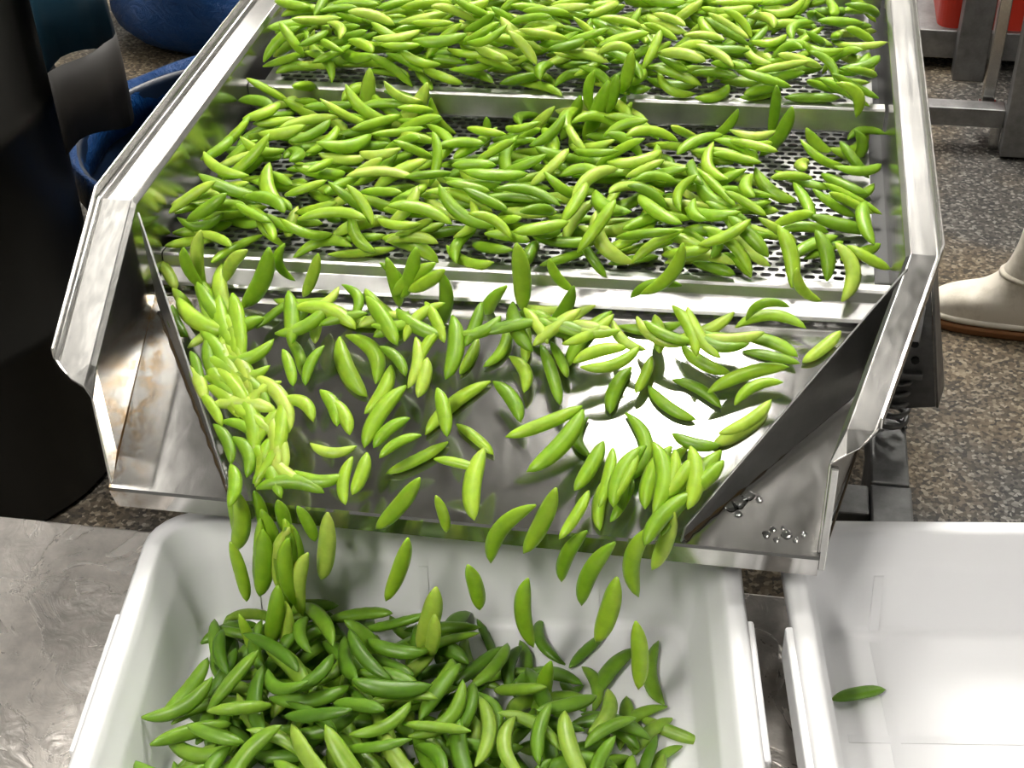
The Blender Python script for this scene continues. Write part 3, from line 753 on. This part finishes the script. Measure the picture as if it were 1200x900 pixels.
NCH = np.array([0, -math.sin(math.atan2(0.09, 0.22)), math.cos(math.atan2(0.09, 0.22))])
TRACE = """c -3896 2550 1113 -3738 2382 1045 -3591 2184 963;c -3582 2088 1049 -3410 1897 971 -3194 1673 879;c -3469 1777 1046 -3356 1585 967 -3199 1431 904;c -3113 1200 934 -2975 1367 1002 -2768 1522 1066;c -3250 2212 975 -3066 2000 888 -2856 1896 846;c -2477 2163 955 -2192 2125 940 -1884 2223 979;c -2781 1219 1039 -2552 1384 1106 -2360 1527 1165;c -2541 1699 889 -2395 1861 956 -2237 2057 1036;c -2881 1018 957 -2699 921 917 -2452 840 884;c -2758 1067 977 -2440 1067 977 -2201 1298 1071;c -2590 949 929 -2379 902 909 -2207 1002 950;c -2227 1729 777 -2084 1603 726 -1969 1320 610;c -2069 1166 1017 -1997 1021 958 -1886 825 878;c -2114 1706 892 -2090 1837 946 -2015 1994 1010;c -1834 1520 940 -1848 1695 1012 -1871 1872 1084;c -1662 1268 1059 -1741 1072 979 -1752 819 875;c -3016 1045 968 -2926 920 916 -2838 740 843;c -2979 915 915 -2861 756 850 -2740 582 778;c -2809 826 878 -2566 764 853 -2297 659 810;c -2754 729 838 -2527 620 794 -2339 418 711;c -2740 582 778 -2658 479 736 -2542 381 696;c -2581 332 676 -2440 202 623 -2288 -67 513;c -2520 365 689 -2268 316 669 -2048 141 598;c -2006 842 885 -2237 701 827 -2208 322 672;c -2348 219 630 -2179 75 571 -2103 -179 467;c -2079 129 593 -2018 -41 524 -2006 -221 450;c -1940 231 635 -1975 95 579 -1937 -120 491;c -1911 322 672 -1817 154 603 -1740 -84 506;c -2070 263 648 -2052 327 674 -2008 430 716;c -1962 598 785 -1751 599 785 -1632 465 730;c -1650 -66 513 -1421 -131 487 -1142 -52 519;c -1982 -279 426 -1671 -155 477 -1307 -256 435;c -1594 787 862 -1417 593 783 -1335 421 712;c -1489 229 634 -1325 191 618 -1165 242 639;c -2290 -93 502 -2234 -235 444 -2211 -446 358;c 1073 1090 516 988 892 435 1142 763 382;c 1254 797 520 1186 543 417 1038 269 304;c 1428 1215 567 1658 910 442 1583 532 288;c 1362 555 297 1276 303 194 1324 -6 68;c 1591 434 372 1499 228 288 1421 -7 192;c 2094 933 452 1977 763 382 1969 500 275;c 1877 705 483 1800 489 395 1843 237 291;c 2832 1380 635 2514 1125 530 2319 954 461;c 1920 939 579 2154 855 544 2402 861 547;c 2407 707 608 2165 391 479 1873 59 343;c 2224 206 527 2058 6 446 1928 -277 330;c 2182 84 575 1947 -121 491 1786 -461 352;c 2414 2424 1062 2151 2215 976 1831 2071 917;c 1920 1900 972 2116 1746 909 2433 1634 863;c 1858 1615 731 2124 1537 699 2370 1356 625;c 2233 1296 849 2552 1508 936 3005 1641 990;c 2501 1080 885 2644 1272 963 2952 1363 1001;c 2370 696 825 2664 880 900 2845 1091 986;c 1625 1529 696 1860 1337 617 2137 1207 564;c 1624 1741 907 1581 1576 839 1513 1338 742;c 1430 1719 773 1323 1520 692 1276 1191 558;c 3506 2303 1012 3342 2125 940 3139 1918 855;c 2445 2250 991 2806 2457 1076 3162 2302 1012;c 2522 2038 1028 2825 1998 1012 3088 1869 959;c 2533 1656 1121 2829 1608 1101 3105 1577 1088;c 1245 2167 957 1558 2145 948 1900 2262 996;c 1631 2041 1154 1664 1900 1096 1698 1731 1027;c 2140 1874 1085 2313 1861 1080 2509 1859 1079;c 1209 1892 1217 1383 1668 1125 1589 1592 1094;c 961 1265 1058 1251 1327 1083 1523 1546 1173;c 70 2086 923 87 1812 812 -90 1584 718;c 233 2199 970 270 1906 850 338 1641 742;c 226 2084 1047 389 2079 1045 558 1965 999;c 977 2382 1045 750 2193 968 712 1945 866;c 1154 2327 1022 940 2111 934 772 1641 742;c 185 1614 855 336 1494 806 394 1236 700;c 506 1665 1000 600 1380 883 789 1028 739;c 887 1305 1074 1108 1445 1131 1399 1508 1157;c 242 2320 1019 464 2299 1011 640 2334 1025;c -220 1815 813 -269 1684 759 -293 1566 711;c 85 1222 819 305 1048 747 428 814 652;c 16 1431 656 -300 1205 563 -550 793 395;c 661 1684 884 693 1639 865 730 1567 835;c -1732 2012 893 -1453 1975 878 -1180 1999 888;c -987 2001 1013 -1117 1871 960 -1245 1741 907;c -762 1965 1123 -892 1796 1054 -1019 1571 961;c -1663 1788 802 -1524 1457 666 -1228 1148 540;c -1532 1594 971 -1213 1506 935 -1106 1087 763;c -960 1198 933 -995 943 829 -1118 657 712;c -736 910 913 -924 638 801 -1017 229 634;c -746 1443 1131 -665 1167 1018 -714 885 902;c -488 1533 1167 -580 1410 1117 -617 1237 1046;c -415 1712 1241 -329 1385 1107 -356 1009 953;c -587 1127 1001 -583 1016 956 -594 896 907;c -1717 2243 1112 -1571 2133 1067 -1572 1931 985;c -1490 2358 1035 -1313 2189 966 -1159 2121 938;c -1036 1257 1054 -912 1173 1020 -819 1060 974;c -1976 1788 1174 -1828 1860 1204 -1747 1987 1256;c -304 743 374 -581 591 312 -865 358 217;c -635 575 776 -785 472 733 -925 238 638;c -513 391 700 -666 306 665 -823 160 606;c -424 911 913 -315 694 824 -229 418 711;c -252 940 455 -51 794 395 173 653 337;c -235 173 611 -87 144 599 66 133 594;c 155 340 679 100 33 554 179 -378 386;c -1115 132 594 -1135 -86 505 -1075 -352 396;c -996 57 563 -1003 -30 528 -1018 -117 492;c -1504 703 828 -1305 558 769 -1188 345 682;c 1033 854 889 712 629 797 335 470 733;c 1046 819 875 904 454 726 595 141 598;c 1189 186 395 1101 -75 288 971 -312 191;c -3377 2251 1115 -3124 1931 985 -3032 1567 835;c -2734 1213 1037 -2429 954 931 -2257 607 789;c -2761 1279 1063 -2566 961 933 -2303 714 832;c -2148 193 619 -1894 -55 518 -1709 -346 399;c -3117 2429 1188 -3044 2092 1050 -2842 1803 932;c -2476 828 879 -2326 601 786 -2135 409 708;c -3007 1335 1086 -2688 1045 968 -2474 689 822;c -2662 525 755 -2330 582 778 -1979 523 754;c -2046 508 748 -1908 172 610 -1797 -167 472;c -1944 663 812 -1890 307 666 -1879 -45 522;c -2822 1005 951 -2616 750 847 -2329 610 790;c -2846 1555 1176 -2606 1244 1049 -2478 903 910;c -2906 1739 1252 -2772 1384 1107 -2508 1118 998;c -2775 1770 1264 -2648 1366 1099 -2474 988 944;c -2319 880 900 -1987 660 810 -1796 315 669;c -2895 1296 1070 -2802 997 948 -2608 751 847;c -3348 1682 1228 -3001 1414 1119 -2616 1349 1092;c -2431 693 824 -2178 405 706 -2095 57 564;c -2540 600 786 -2238 400 704 -1913 260 647;c -2629 927 920 -2306 797 866 -2057 553 766;c -2568 1103 992 -2329 851 888 -2238 536 759;c -2740 936 923 -2478 735 841 -2246 499 744;c -1842 258 646 -1936 11 545 -2029 -232 445;c -3185 1867 1304 -2939 1557 1177 -2646 1327 1083;c -2016 153 603 -1736 -101 499 -1398 -231 446;c -2687 1549 1174 -2741 1271 1060 -2761 982 942;c -725 1842 1294 -576 1621 1203 -438 1404 1114;c -144 1891 1314 -189 1635 1209 -224 1384 1107;c -335 1517 1161 -91 1577 1185 82 1755 1258;c -1400 1581 1090 -1175 1717 1146 -904 1760 1163;c 329 1959 1120 594 1846 1074 874 1793 1052;c 2093 1853 1201 2380 1774 1169 2653 1854 1201;c -2207 1355 1095 -1899 1469 1141 -1719 1749 1256;c 163 2007 1264 254 1714 1144 449 1473 1046;c -1228 1536 1169 -967 1568 1182 -736 1666 1222;c -1002 1740 1252 -733 1560 1178 -443 1479 1145;c -41 1543 1171 268 1636 1210 573 1758 1259;c 2126 1711 1240 2438 1710 1240 2733 1801 1277;c 363 1759 1260 664 1670 1223 960 1591 1191;c 462 1454 1135 683 1662 1220 885 1900 1317;c 1446 1950 1241 1683 1751 1159 1972 1682 1131;c 791 1691 1232 1055 1656 1218 1309 1697 1234;c -2090 1658 1219 -1723 1650 1215 -1377 1475 1144;c -1768 1490 1150 -1539 1597 1194 -1293 1667 1222;c 749 1498 1153 1004 1652 1216 1219 1871 1305;c -2183 1849 1297 -2109 1549 1174 -2008 1248 1051;c -850 1387 1108 -736 1666 1222 -512 1850 1297;c 786 1728 1247 1018 1681 1228 1252 1664 1221;c 1954 2010 1362 2109 1710 1240 2330 1478 1145;c -141 1563 1179 112 1623 1204 348 1739 1252;c 497 1742 1253 756 1697 1234 1016 1625 1205;c 1979 1830 1289 2267 1639 1211 2600 1668 1223;c -1350 1849 1297 -1122 1584 1188 -910 1334 1086;c 1535 1821 1285 1782 1672 1224 2056 1639 1211;c 1798 2016 1365 1993 1775 1266 2088 1475 1144;c 303 1860 1301 440 1651 1216 604 1485 1148;c 1683 691 601 1519 380 474 1536 26 329;c 1930 706 607 1790 389 478 1744 55 341;c 1375 534 662 1321 237 540 1318 -66 416;c 2116 542 762 2184 234 636 2149 -76 509;c 1641 480 737 1478 200 622 1461 -127 488;c 1622 435 718 1522 171 610 1425 -90 504;c 1756 552 766 1890 206 624 1831 -149 479;c 2440 428 715 2280 235 636 2113 60 565;c 2165 444 722 2042 212 627 1895 -2 539;c 1974 495 743 1963 196 620 1855 -72 511;m -3190 2208 1736 -3303 2204 1304 -3265 2206 922;m -2670 2107 1599 -2831 2101 1430 -2959 2096 1186;m -2388 1996 1721 -2506 1992 1292 -2796 1982 925;m -1218 2277 1518 -1161 2279 1170 -1124 2281 900;m -860 2170 1739 -974 2166 1367 -1065 2163 1093;m -596 2059 1541 -560 2060 1206 -767 2053 735;m 46 2322 1248 -182 2314 909 -196 2313 461;m 177 2206 1853 160 2206 1439 224 2208 1017;m 778 2107 1452 672 2104 1076 383 2093 751;m 507 2338 1593 595 2341 1390 746 2346 1241;m 2551 2289 1070 2701 2295 1375 2968 2304 1257;m 3005 2185 1799 3082 2188 1602 3266 2194 1441;m -2294 2240 1579 -2368 2237 1341 -2243 2242 1208;m 1855 2265 1953 1783 2262 1646 1448 2251 1313;m -3312 1964 1665 -3269 1966 1351 -3176 1969 1163;m -1296 2275 1450 -1144 2280 1279 -1030 2284 1059;m -674 2176 1564 -937 2167 1369 -1155 2160 1119;m -551 2061 1565 -763 2053 1436 -953 2047 1276;m 1864 2385 1367 1584 2375 1369 1343 2367 1184;m -1908 2133 1603 -2011 2130 1322 -2134 2125 1043;u -2195 5643 2039 -2281 5640 1638 -2380 5637 1226;u -1471 5549 1935 -1709 5540 1493 -2120 5526 1265;u -1962 5411 1994 -1766 5418 1812 -1508 5427 1755;u -1459 5669 1674 -1368 5672 1390 -1164 5679 1201;u 554 5619 2183 486 5617 1928 520 5618 1628;u 730 5506 2106 655 5503 1772 434 5495 1309;u 912 5752 1799 784 5747 1545 622 5742 1343;u 997 5635 1784 800 5628 1436 567 5620 1054;u 829 5509 2186 763 5507 1943 707 5505 1685;u 369 5733 1787 246 5729 1464 131 5725 1169;u 77 5603 1687 -185 5594 1413 -430 5585 1205;u -734 5454 1575 -741 5454 1368 -781 5453 1111;u 968 5754 2382 925 5752 2109 861 5750 1830;u 2678 5694 2075 2676 5694 1747 2654 5693 1409;u 2876 5581 1870 2777 5577 1534 2553 5569 1206;u 3077 5828 1480 3305 5836 1207 3555 5844 1046;u 3624 5727 1489 3700 5730 1346 3613 5726 1148;u 3350 5597 2193 3557 5605 2063 3621 5607 1761;u 2256 5799 1690 2121 5794 1436 1907 5787 1254;u -3281 5485 1631 -3051 5493 1467 -2746 5504 1271;a -2324 -140 275 -2351 -140 -43 -2326 -140 -502;a -2233 -517 -82 -2175 -517 -477 -2178 -517 -894;a -2063 -140 274 -2046 -140 -4 -2034 -140 -323;a -1901 -462 81 -2013 -462 -390 -2057 -462 -870;a -1840 -140 180 -1813 -140 -30 -1811 -140 -316;a -1644 -373 89 -1621 -373 -248 -1659 -373 -662;a -1297 -257 197 -1422 -257 -271 -1461 -257 -746;a -1589 -220 126 -1534 -220 -1 -1501 -220 -178;a -383 -140 643 -655 -140 307 -872 -140 -77;a -210 -220 465 -185 -220 306 -146 -220 91;a -493 -338 41 -608 -338 -406 -780 -338 -868;a -1707 -727 -324 -1881 -727 -818 -1969 -727 -1383;a -1691 -703 -635 -1716 -703 -998 -1787 -703 -1379;a -120 -592 -93 -307 -592 -602 -473 -592 -1477;a -191 -667 -626 -259 -667 -933 -294 -667 -1243;a -2127 -852 -728 -2097 -852 -1024 -2038 -852 -1385;a 94 -393 -186 166 -393 -498 190 -393 -788;a 740 -220 510 409 -220 252 285 -220 -302;a 948 -140 752 823 -140 255 567 -140 -282;a 702 -537 -31 644 -537 -517 752 -537 -1192;a 1216 -140 175 1028 -140 -105 969 -140 -537;a 1553 -274 342 1252 -274 -117 1132 -274 -852;a 1585 -362 68 1473 -362 -455 1292 -362 -1343;a 1840 -220 406 1665 -220 111 1734 -220 -581;a 2027 -140 518 1925 -140 72 1848 -140 -252;a 1754 -719 -373 1782 -719 -797 1805 -719 -1312;a 981 -806 -795 862 -806 -1150 818 -806 -2042;a -1459 -1146 -1341 -1127 -1146 -1497 -783 -1146 -1641;a -363 -1157 -1330 -510 -1157 -1734 -626 -1157 -2386;a -692 -1177 -1338 -630 -1177 -1540 -561 -1177 -1783;a -40 -1179 -1399 -101 -1179 -1763 -189 -1179 -2276;a -1625 -435 170 -1841 -435 -346 -1825 -435 -876;a -1967 -272 157 -1928 -272 -291 -2025 -272 -788;a -1694 -389 208 -1663 -389 -273 -1803 -389 -798;a -1808 -452 -119 -1751 -452 -586 -1793 -452 -1097;a -2200 -250 341 -2184 -250 -47 -2349 -250 -473;a -1474 -468 -173 -1626 -468 -611 -1624 -468 -1068;a -1638 -502 29 -1755 -502 -455 -1658 -502 -904;a -1966 -326 106 -2099 -326 -379 -2136 -326 -871;a -1676 -431 104 -1685 -431 -340 -1791 -431 -803;t 1699 196 -1725 1470 -135 -1725 1381 -493 -1725;t 2089 -533 -1725 1755 -770 -1725 1687 -1154 -1725;t 2152 -678 -1725 1951 -881 -1725 1815 -1187 -1725;t 1551 -613 -1725 1501 -916 -1725 1567 -1193 -1725;t 1023 -410 -1725 1148 -562 -1725 1250 -681 -1725;t 3705 -202 -1725 3958 -86 -1725 4237 12 -1725;t 3546 -248 -1725 3480 -413 -1725 3417 -640 -1725;t 2240 -1050 -1725 2124 -1140 -1725 2018 -1332 -1725;"""
for rec in TRACE.strip().split(';'):
    q = rec.split()
    if len(q) != 10: continue
    p = [float(x) / 10000 for x in q[1:]]
    zn = {'c': 'chute', 'm': 'midstep', 'u': 'upstep', 'a': 'air', 't': 'tubfloor'}[q[0]]
    place(p[:3], p[3:6], p[6:9], zn, normal=NCH if q[0] == 'c' else ((0, 0, 1) if q[0] == 't' else (0, -1, 0.2)))
N_FIXED = len(pods)

class Heap:
    """drops pods one by one onto a height field so that each rests on what lies under it"""
    def __init__(s, x0, x1, y0, y1, base, res=0.003):
        s.x0, s.y0, s.res = x0, y0, res
        s.nx = int((x1 - x0) / res) + 1; s.ny = int((y1 - y0) / res) + 1
        s.H = np.zeros((s.nx, s.ny))
        gx = x0 + np.arange(s.nx) * res; gy = y0 + np.arange(s.ny) * res
        for i in range(s.nx):
            s.H[i, :] = base(gx[i], gy)
    def cell(s, x, y): return int((x - s.x0) / s.res), int((y - s.y0) / s.res)
    def try_at(s, x, y, yaw, L, k, side):
        sag = SAGS[k // 2]; fat = VAR[k][1]
        ts = np.linspace(0.06, 0.94, 9)
        lx = (ts - 0.5) * L; ly = side * sag * L * (1 - (2 * ts - 1) ** 2) - side * sag * L * 0.5
        e = np.clip(1 - np.abs(2 * ts - 1) ** 2.9, 0, 1) ** 0.72
        w = 0.0074 * fat * e; h = 0.0056 * fat * e
        wx = x + lx * math.cos(yaw) - ly * math.sin(yaw); wy = y + lx * math.sin(yaw) + ly * math.cos(yaw)
        need = []; cells = []
        for i in range(9):
            ci, cj = s.cell(wx[i], wy[i]); r = max(1, int(round(w[i] / s.res)))
            a, b, c, d = ci - r, ci + r + 1, cj - r, cj + r + 1
            if a < 0 or c < 0 or b > s.nx or d > s.ny: return None
            need.append(float(s.H[a:b, c:d].max()) + h[i]); cells.append((a, b, c, d))
        need = np.array(need)
        # lowest straight line lying above every need (support on two sides of the middle)
        best = None
        for i in range(0, 5):
            for j in range(4, 9):
                if i == j:
                    if i != 4: continue
                    sl = 0.0
                else:
                    sl = (need[j] - need[i]) / (lx[j] - lx[i])
                z0 = need[i] - sl * lx[i]
                if np.all(z0 + sl * lx >= need - 1e-6) and (best is None or z0 < best[0]) and abs(sl) < 0.9:
                    best = (z0, sl)
        if best is None: best = (float(need.max()), 0.0)
        return best + (lx, h, cells, ly)
    def drop(s, pick, n, zone, K=6, yawf=None, zmax=None, lens=(0.058, 0.086)):
        made = 0
        for _ in range(n):
            k = int(rng.choice(8, p=[.10, .10, .17, .17, .15, .15, .08, .08])); L = float(rng.uniform(*lens)); side = 1 if rng.random() < 0.5 else -1
            best = None
            for _k in range(K):
                x, y = pick()
                yaw = yawf(x, y) if yawf else rng.uniform(0, math.pi)
                r = s.try_at(x, y, yaw, L, k, side)
                if r is None: continue
                if zmax is not None and r[0] > zmax(x, y): continue
                if best is None or r[0] < best[1][0]: best = ((x, y, yaw), r)
            if best is None: continue
            (x, y, yaw), (z0, sl, lx, h, cells, ly) = best
            for i, (a, b, c, d) in enumerate(cells):
                top = z0 + sl * lx[i] + h[i] * 0.92
                s.H[a:b, c:d] = np.maximum(s.H[a:b, c:d], top)
            X = np.array([math.cos(yaw), math.sin(yaw), sl]); X /= np.linalg.norm(X)
            Y = np.array([-math.sin(yaw), math.cos(yaw), 0.0]) * side
            Z = np.cross(X, Y); roll = float(rng.normal(0, 0.40))
            Y, Z = Y * math.cos(roll) + Z * math.sin(roll), Z * math.cos(roll) - Y * math.sin(roll)
            sc = L / LREF
            M = np.eye(4); M[:3, 0] = X * sc; M[:3, 1] = Y * (0.5 + 0.5 * sc); M[:3, 2] = Z
            o = np.array([x, y, z0 + 0.0005]) - Y * SAGS[k // 2] * L * 0.5
            M[:3, 3] = o
            pods.append(dict(mat=M, var=k, zone=zone, fixed=False, sag=SAGS[k // 2], X=X))
            made += 1
        return made

# heap in the tub, under the falling stream
def to_tub(x, y): return (x - T1[0]) * ca + (y - T1[1]) * sa, -(x - T1[0]) * sa + (y - T1[1]) * ca
FZ = TZ + 0.0045
hp_ = Heap(-0.36, 0.32, -0.42, 0.16, lambda x, y: np.full_like(y, FZ))
cor = []
def pick_mound(cx, cy, sx, sy):
    def f():
        while True:
            x, y = rng.normal(cx, sx), rng.normal(cy, sy)
            u, v = to_tub(x, y)
            if abs(u) < 0.305 - 0.070 and abs(v) < 0.205 - 0.074: return x, y
    return f
def zmound(x, y):
    a = ((x + 0.115) / 0.235) ** 2 + ((y + 0.165) / 0.20) ** 2
    b = ((x - 0.07) / 0.155) ** 2 + ((y + 0.17) / 0.135) ** 2
    return FZ + 0.006 + max(0.0, 0.098 * (1 - a) ** 0.75 if a < 1 else 0.0, 0.072 * (1 - b) ** 0.8 if b < 1 else 0.0)
hp_.drop(pick_mound(-0.115, -0.155, 0.11, 0.09), 900, 'tub', 8, zmax=zmound)
hp_.drop(pick_mound(0.07, -0.15, 0.08, 0.06), 400, 'tub', 6, zmax=zmound)

# middle deck
def dk_base(z, ylip):
    def b(x, y): return np.where(y > ylip + SK * x, z + 0.0002, z - 0.012)
    return b
def mid_pick():
    while True:
        x, y = rng.uniform(-0.365, 0.385), rng.uniform(0.272, 0.585)
        t = (y - 0.262) / 0.33
        keep = 1.0
        if x > 0.27: keep = 0.30 if t < 0.75 else 0.25
        if x > 0.335: keep = 0.14
        if t > 0.74 and (0.10 < x < 0.36 or -0.15 < x < 0.0): keep *= 0.05
        if t > 0.86: keep *= 0.2
        if t < 0.10 and x < -0.25: keep *= 0.3
        if rng.random() < keep: return x, y + SK * x
def yaw_cross(x, y): return rng.normal(0.12, 0.55) if rng.random() < 0.72 else rng.uniform(0, math.pi)
hd = Heap(-0.383, 0.400, 0.22, 0.64, dk_base(0.1215, 0.264))
hd.drop(mid_pick, 1500, 'mid', 4, yaw_cross, lens=(0.048, 0.077), zmax=lambda x, y: 0.174 if x < 0.25 else 0.146)
# upper deck, heaped deeper
def up_pick():
    while True:
        x, y = rng.uniform(-0.365, 0.385), rng.uniform(0.597, 0.86)
        t = (y - 0.597) / 0.26
        keep = 1.0 if x < 0.2 else 0.85
        if x > 0.25 and t > 0.55: keep *= 0.5
        if rng.random() < keep: return x, y + SK * x
hu = Heap(-0.383, 0.398, 0.53, 0.93, dk_base(0.1665, 0.590))
hu.drop(up_pick, 2200, 'up', 4, lambda x, y: rng.normal(0.08, 0.5) if rng.random() < 0.8 else rng.uniform(0, math.pi),
        zmax=lambda x, y: 0.222 + 0.014 * math.exp(-((x + 0.05) / 0.2) ** 2) if x < 0.22 else 0.203, lens=(0.045, 0.070))

# which pods show: a fan of sight lines from the photograph's camera decides which 300 are objects of their own
allv = []; allf = []; owner = []
nv = 0
for i, p in enumerate(pods):
    v = VAR[p['var']][3]; f = VAR[p['var']][4]
    w = v @ p['mat'][:3, :3].T + p['mat'][:3, 3]
    p['w'] = w
    allv.append(w)
    for q in f:
        allf.append(tuple(a + nv for a in q)); owner.append(i)
    nv += len(v)
bvh = BVHTree.FromPolygons([Vector(a) for a in np.concatenate(allv).tolist()], allf)
seen = np.zeros(len(pods))
for py_ in range(2, 900, 4):
    for px_ in range(2, 1200, 4):
        d = r_ * ((px_ - 600) / 1750.0) + d_ * ((py_ - 450) / 1750.0) + f_
        h = bvh.ray_cast(CAM_POS, d.normalized())
        if h[2] is not None: seen[owner[h[2]]] += 1
order = sorted(range(len(pods)), key=lambda i: -(seen[i] + (6 if pods[i]['fixed'] else 0)))
single = set(order[:300])

# wording: where a pod lies, which way it points and how bent it is
def lateral(x):
    return 'barrel rail' if x < -0.26 else ('barrel half' if x < -0.09 else ('centre' if x < 0.09 else ('boot half' if x < 0.25 else 'boot rail')))
def lie(p):
    X = p['X']; a = math.degrees(math.atan2(X[1], X[0])) % 180
    if abs(X[2]) > 0.75: return 'upright'
    return 'crosswise' if a < 22 or a > 158 else ('lengthwise' if 68 < a < 112 else ('slanting bootward' if a <= 68 else 'slanting barrelward'))
def size(p):
    L = float(np.linalg.norm(p['mat'][:3, 0])) * LREF
    return 'short ' if L < 0.065 else ('long ' if L > 0.079 else '')
def bend(p): return 'straight' if p['sag'] < 0.06 else ('bent' if p['sag'] > 0.18 else 'curved')
def describe(p):
    x, y, z = p['mat'][:3, 3]
    if p['zone'] == 'chute':
        band = 'under the step' if y > 0.165 else ('upper part' if y > 0.11 else ('lower part' if y > 0.055 else 'near its lip'))
        return '%s%s pea pod %s on chute, %s, %s' % (size(p), bend(p), lie(p), band, lateral(x)), 'pea pods sliding down the chute'
    if p['zone'] == 'midstep':
        return '%s pea pod tipping over lower step lip, %s' % (bend(p), lateral(x)), 'pea pods dropping over the lower step'
    if p['zone'] == 'upstep':
        return '%s pea pod tipping over upper step lip, %s' % (bend(p), lateral(x)), 'pea pods dropping over the upper step'
    if p['zone'] == 'air':
        band = 'just leaving chute lip' if z > -0.03 else ('in mid-air below chute lip' if z > -0.085 else 'just reaching the tub heap')
        return '%s pea pod %s, %s' % (bend(p), band, lateral(x)), 'pea pods falling into the tub'
    if p['zone'] == 'tubfloor':
        return None, 'pea pods on the tub floors'
    if p['zone'] == 'tub':
        band = 'rear' if y > -0.11 else ('upper' if y > -0.16 else ('middle' if y > -0.21 else 'front'))
        sd = 'table edge' if x < -0.2 else ('table half' if x < -0.1 else ('centre' if x < 0.0 else ('empty-tub half' if x < 0.1 else 'empty-tub edge')))
        return '%s%s pea pod %s on tub heap, %s part, %s' % (size(p), bend(p), lie(p), band, sd), 'pea pods heaped in the tub'
    if p['zone'] == 'mid':
        band = 'front edge' if y < 0.32 else ('front half' if y < 0.42 else ('rear half' if y < 0.52 else 'rear edge'))
        return '%s%s pea pod %s on middle deck, %s, %s' % (size(p), bend(p), lie(p), band, lateral(x)), 'pea pods on the middle deck'
    band = 'front edge' if y < 0.64 else ('front half' if y < 0.72 else 'rear half')
    return '%s%s pea pod %s on upper deck, %s, %s' % (size(p), bend(p), lie(p), band, lateral(x)), 'pea pods on the upper deck'

ORD = ('first second third fourth fifth sixth seventh eighth ninth tenth eleventh twelfth thirteenth fourteenth fifteenth sixteenth seventeenth eighteenth '
       'nineteenth twentieth').split()
lab = {}
same = {}
for i in sorted(single, key=lambda i: pods[i]['mat'][0, 3]):
    if pods[i]['zone'] != 'tubfloor':
        same.setdefault(describe(pods[i])[0], []).append(i)
for text, ids in same.items():
    for n, i in enumerate(ids):
        lab[i] = text if len(ids) == 1 else '%s, %s from barrel' % (text, ORD[n])
ids = sorted((i for i in range(N_FIXED) if pods[i]['zone'] == 'tubfloor'), key=lambda i: pods[i]['mat'][0, 3])
n1 = 0
for i in ids:
    x, y = pods[i]['mat'][:2, 3]
    if x > 0.30:
        lab[i] = 'lone pea pod lying crosswise on the empty tub floor' if abs(pods[i]['X'][0]) > 0.8 else 'short pea pod at the inner wall of the nearly empty tub'
    else:
        lab[i] = 'dark green pea pod on bare floor at the heap edge, %s from the table' % ORD[n1]; n1 += 1

rest = []
for i, p in enumerate(pods):
    if i not in single:
        rest.append(i); continue
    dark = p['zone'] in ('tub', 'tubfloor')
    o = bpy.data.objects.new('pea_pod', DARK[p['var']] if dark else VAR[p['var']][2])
    COL.objects.link(o)
    o.matrix_world = Matrix(p['mat'].tolist())
    text, grp = describe(p)
    tag(o, lab.get(i, text), 'pea pod', grp)
V = []; F = []; nv = 0; MI = []
for i in rest:
    w = pods[i]['w']; V += w.tolist()
    F += [tuple(a + nv for a in q) for q in VAR[pods[i]['var']][4]]
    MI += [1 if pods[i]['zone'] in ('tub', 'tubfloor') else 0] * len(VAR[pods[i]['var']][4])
    nv += len(w)
me = bpy.data.meshes.new('heaped_pea_pods')
me.from_pydata(V, [], F); me.update()
me.polygons.foreach_set('use_smooth', [True] * len(me.polygons))
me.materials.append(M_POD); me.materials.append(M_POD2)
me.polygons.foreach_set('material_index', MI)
o = bpy.data.objects.new('heaped_pea_pods', me); COL.objects.link(o)
tag(o, 'mass of green pea pods heaped on the decks and inside the tub heap', 'pea pods', 'pea pods in bulk')
o['kind'] = 'stuff'
print('PODS', len(pods), 'single', len(single), 'shown', int((seen > 0).sum()), 'by zone', {z: sum(1 for p in pods if p['zone'] == z) for z in ('chute', 'midstep', 'upstep', 'air', 'tub', 'tubfloor', 'mid', 'up')},
      {z: sum(1 for i in single if pods[i]['zone'] == z) for z in ('chute', 'midstep', 'upstep', 'air', 'tub', 'tubfloor', 'mid', 'up')})
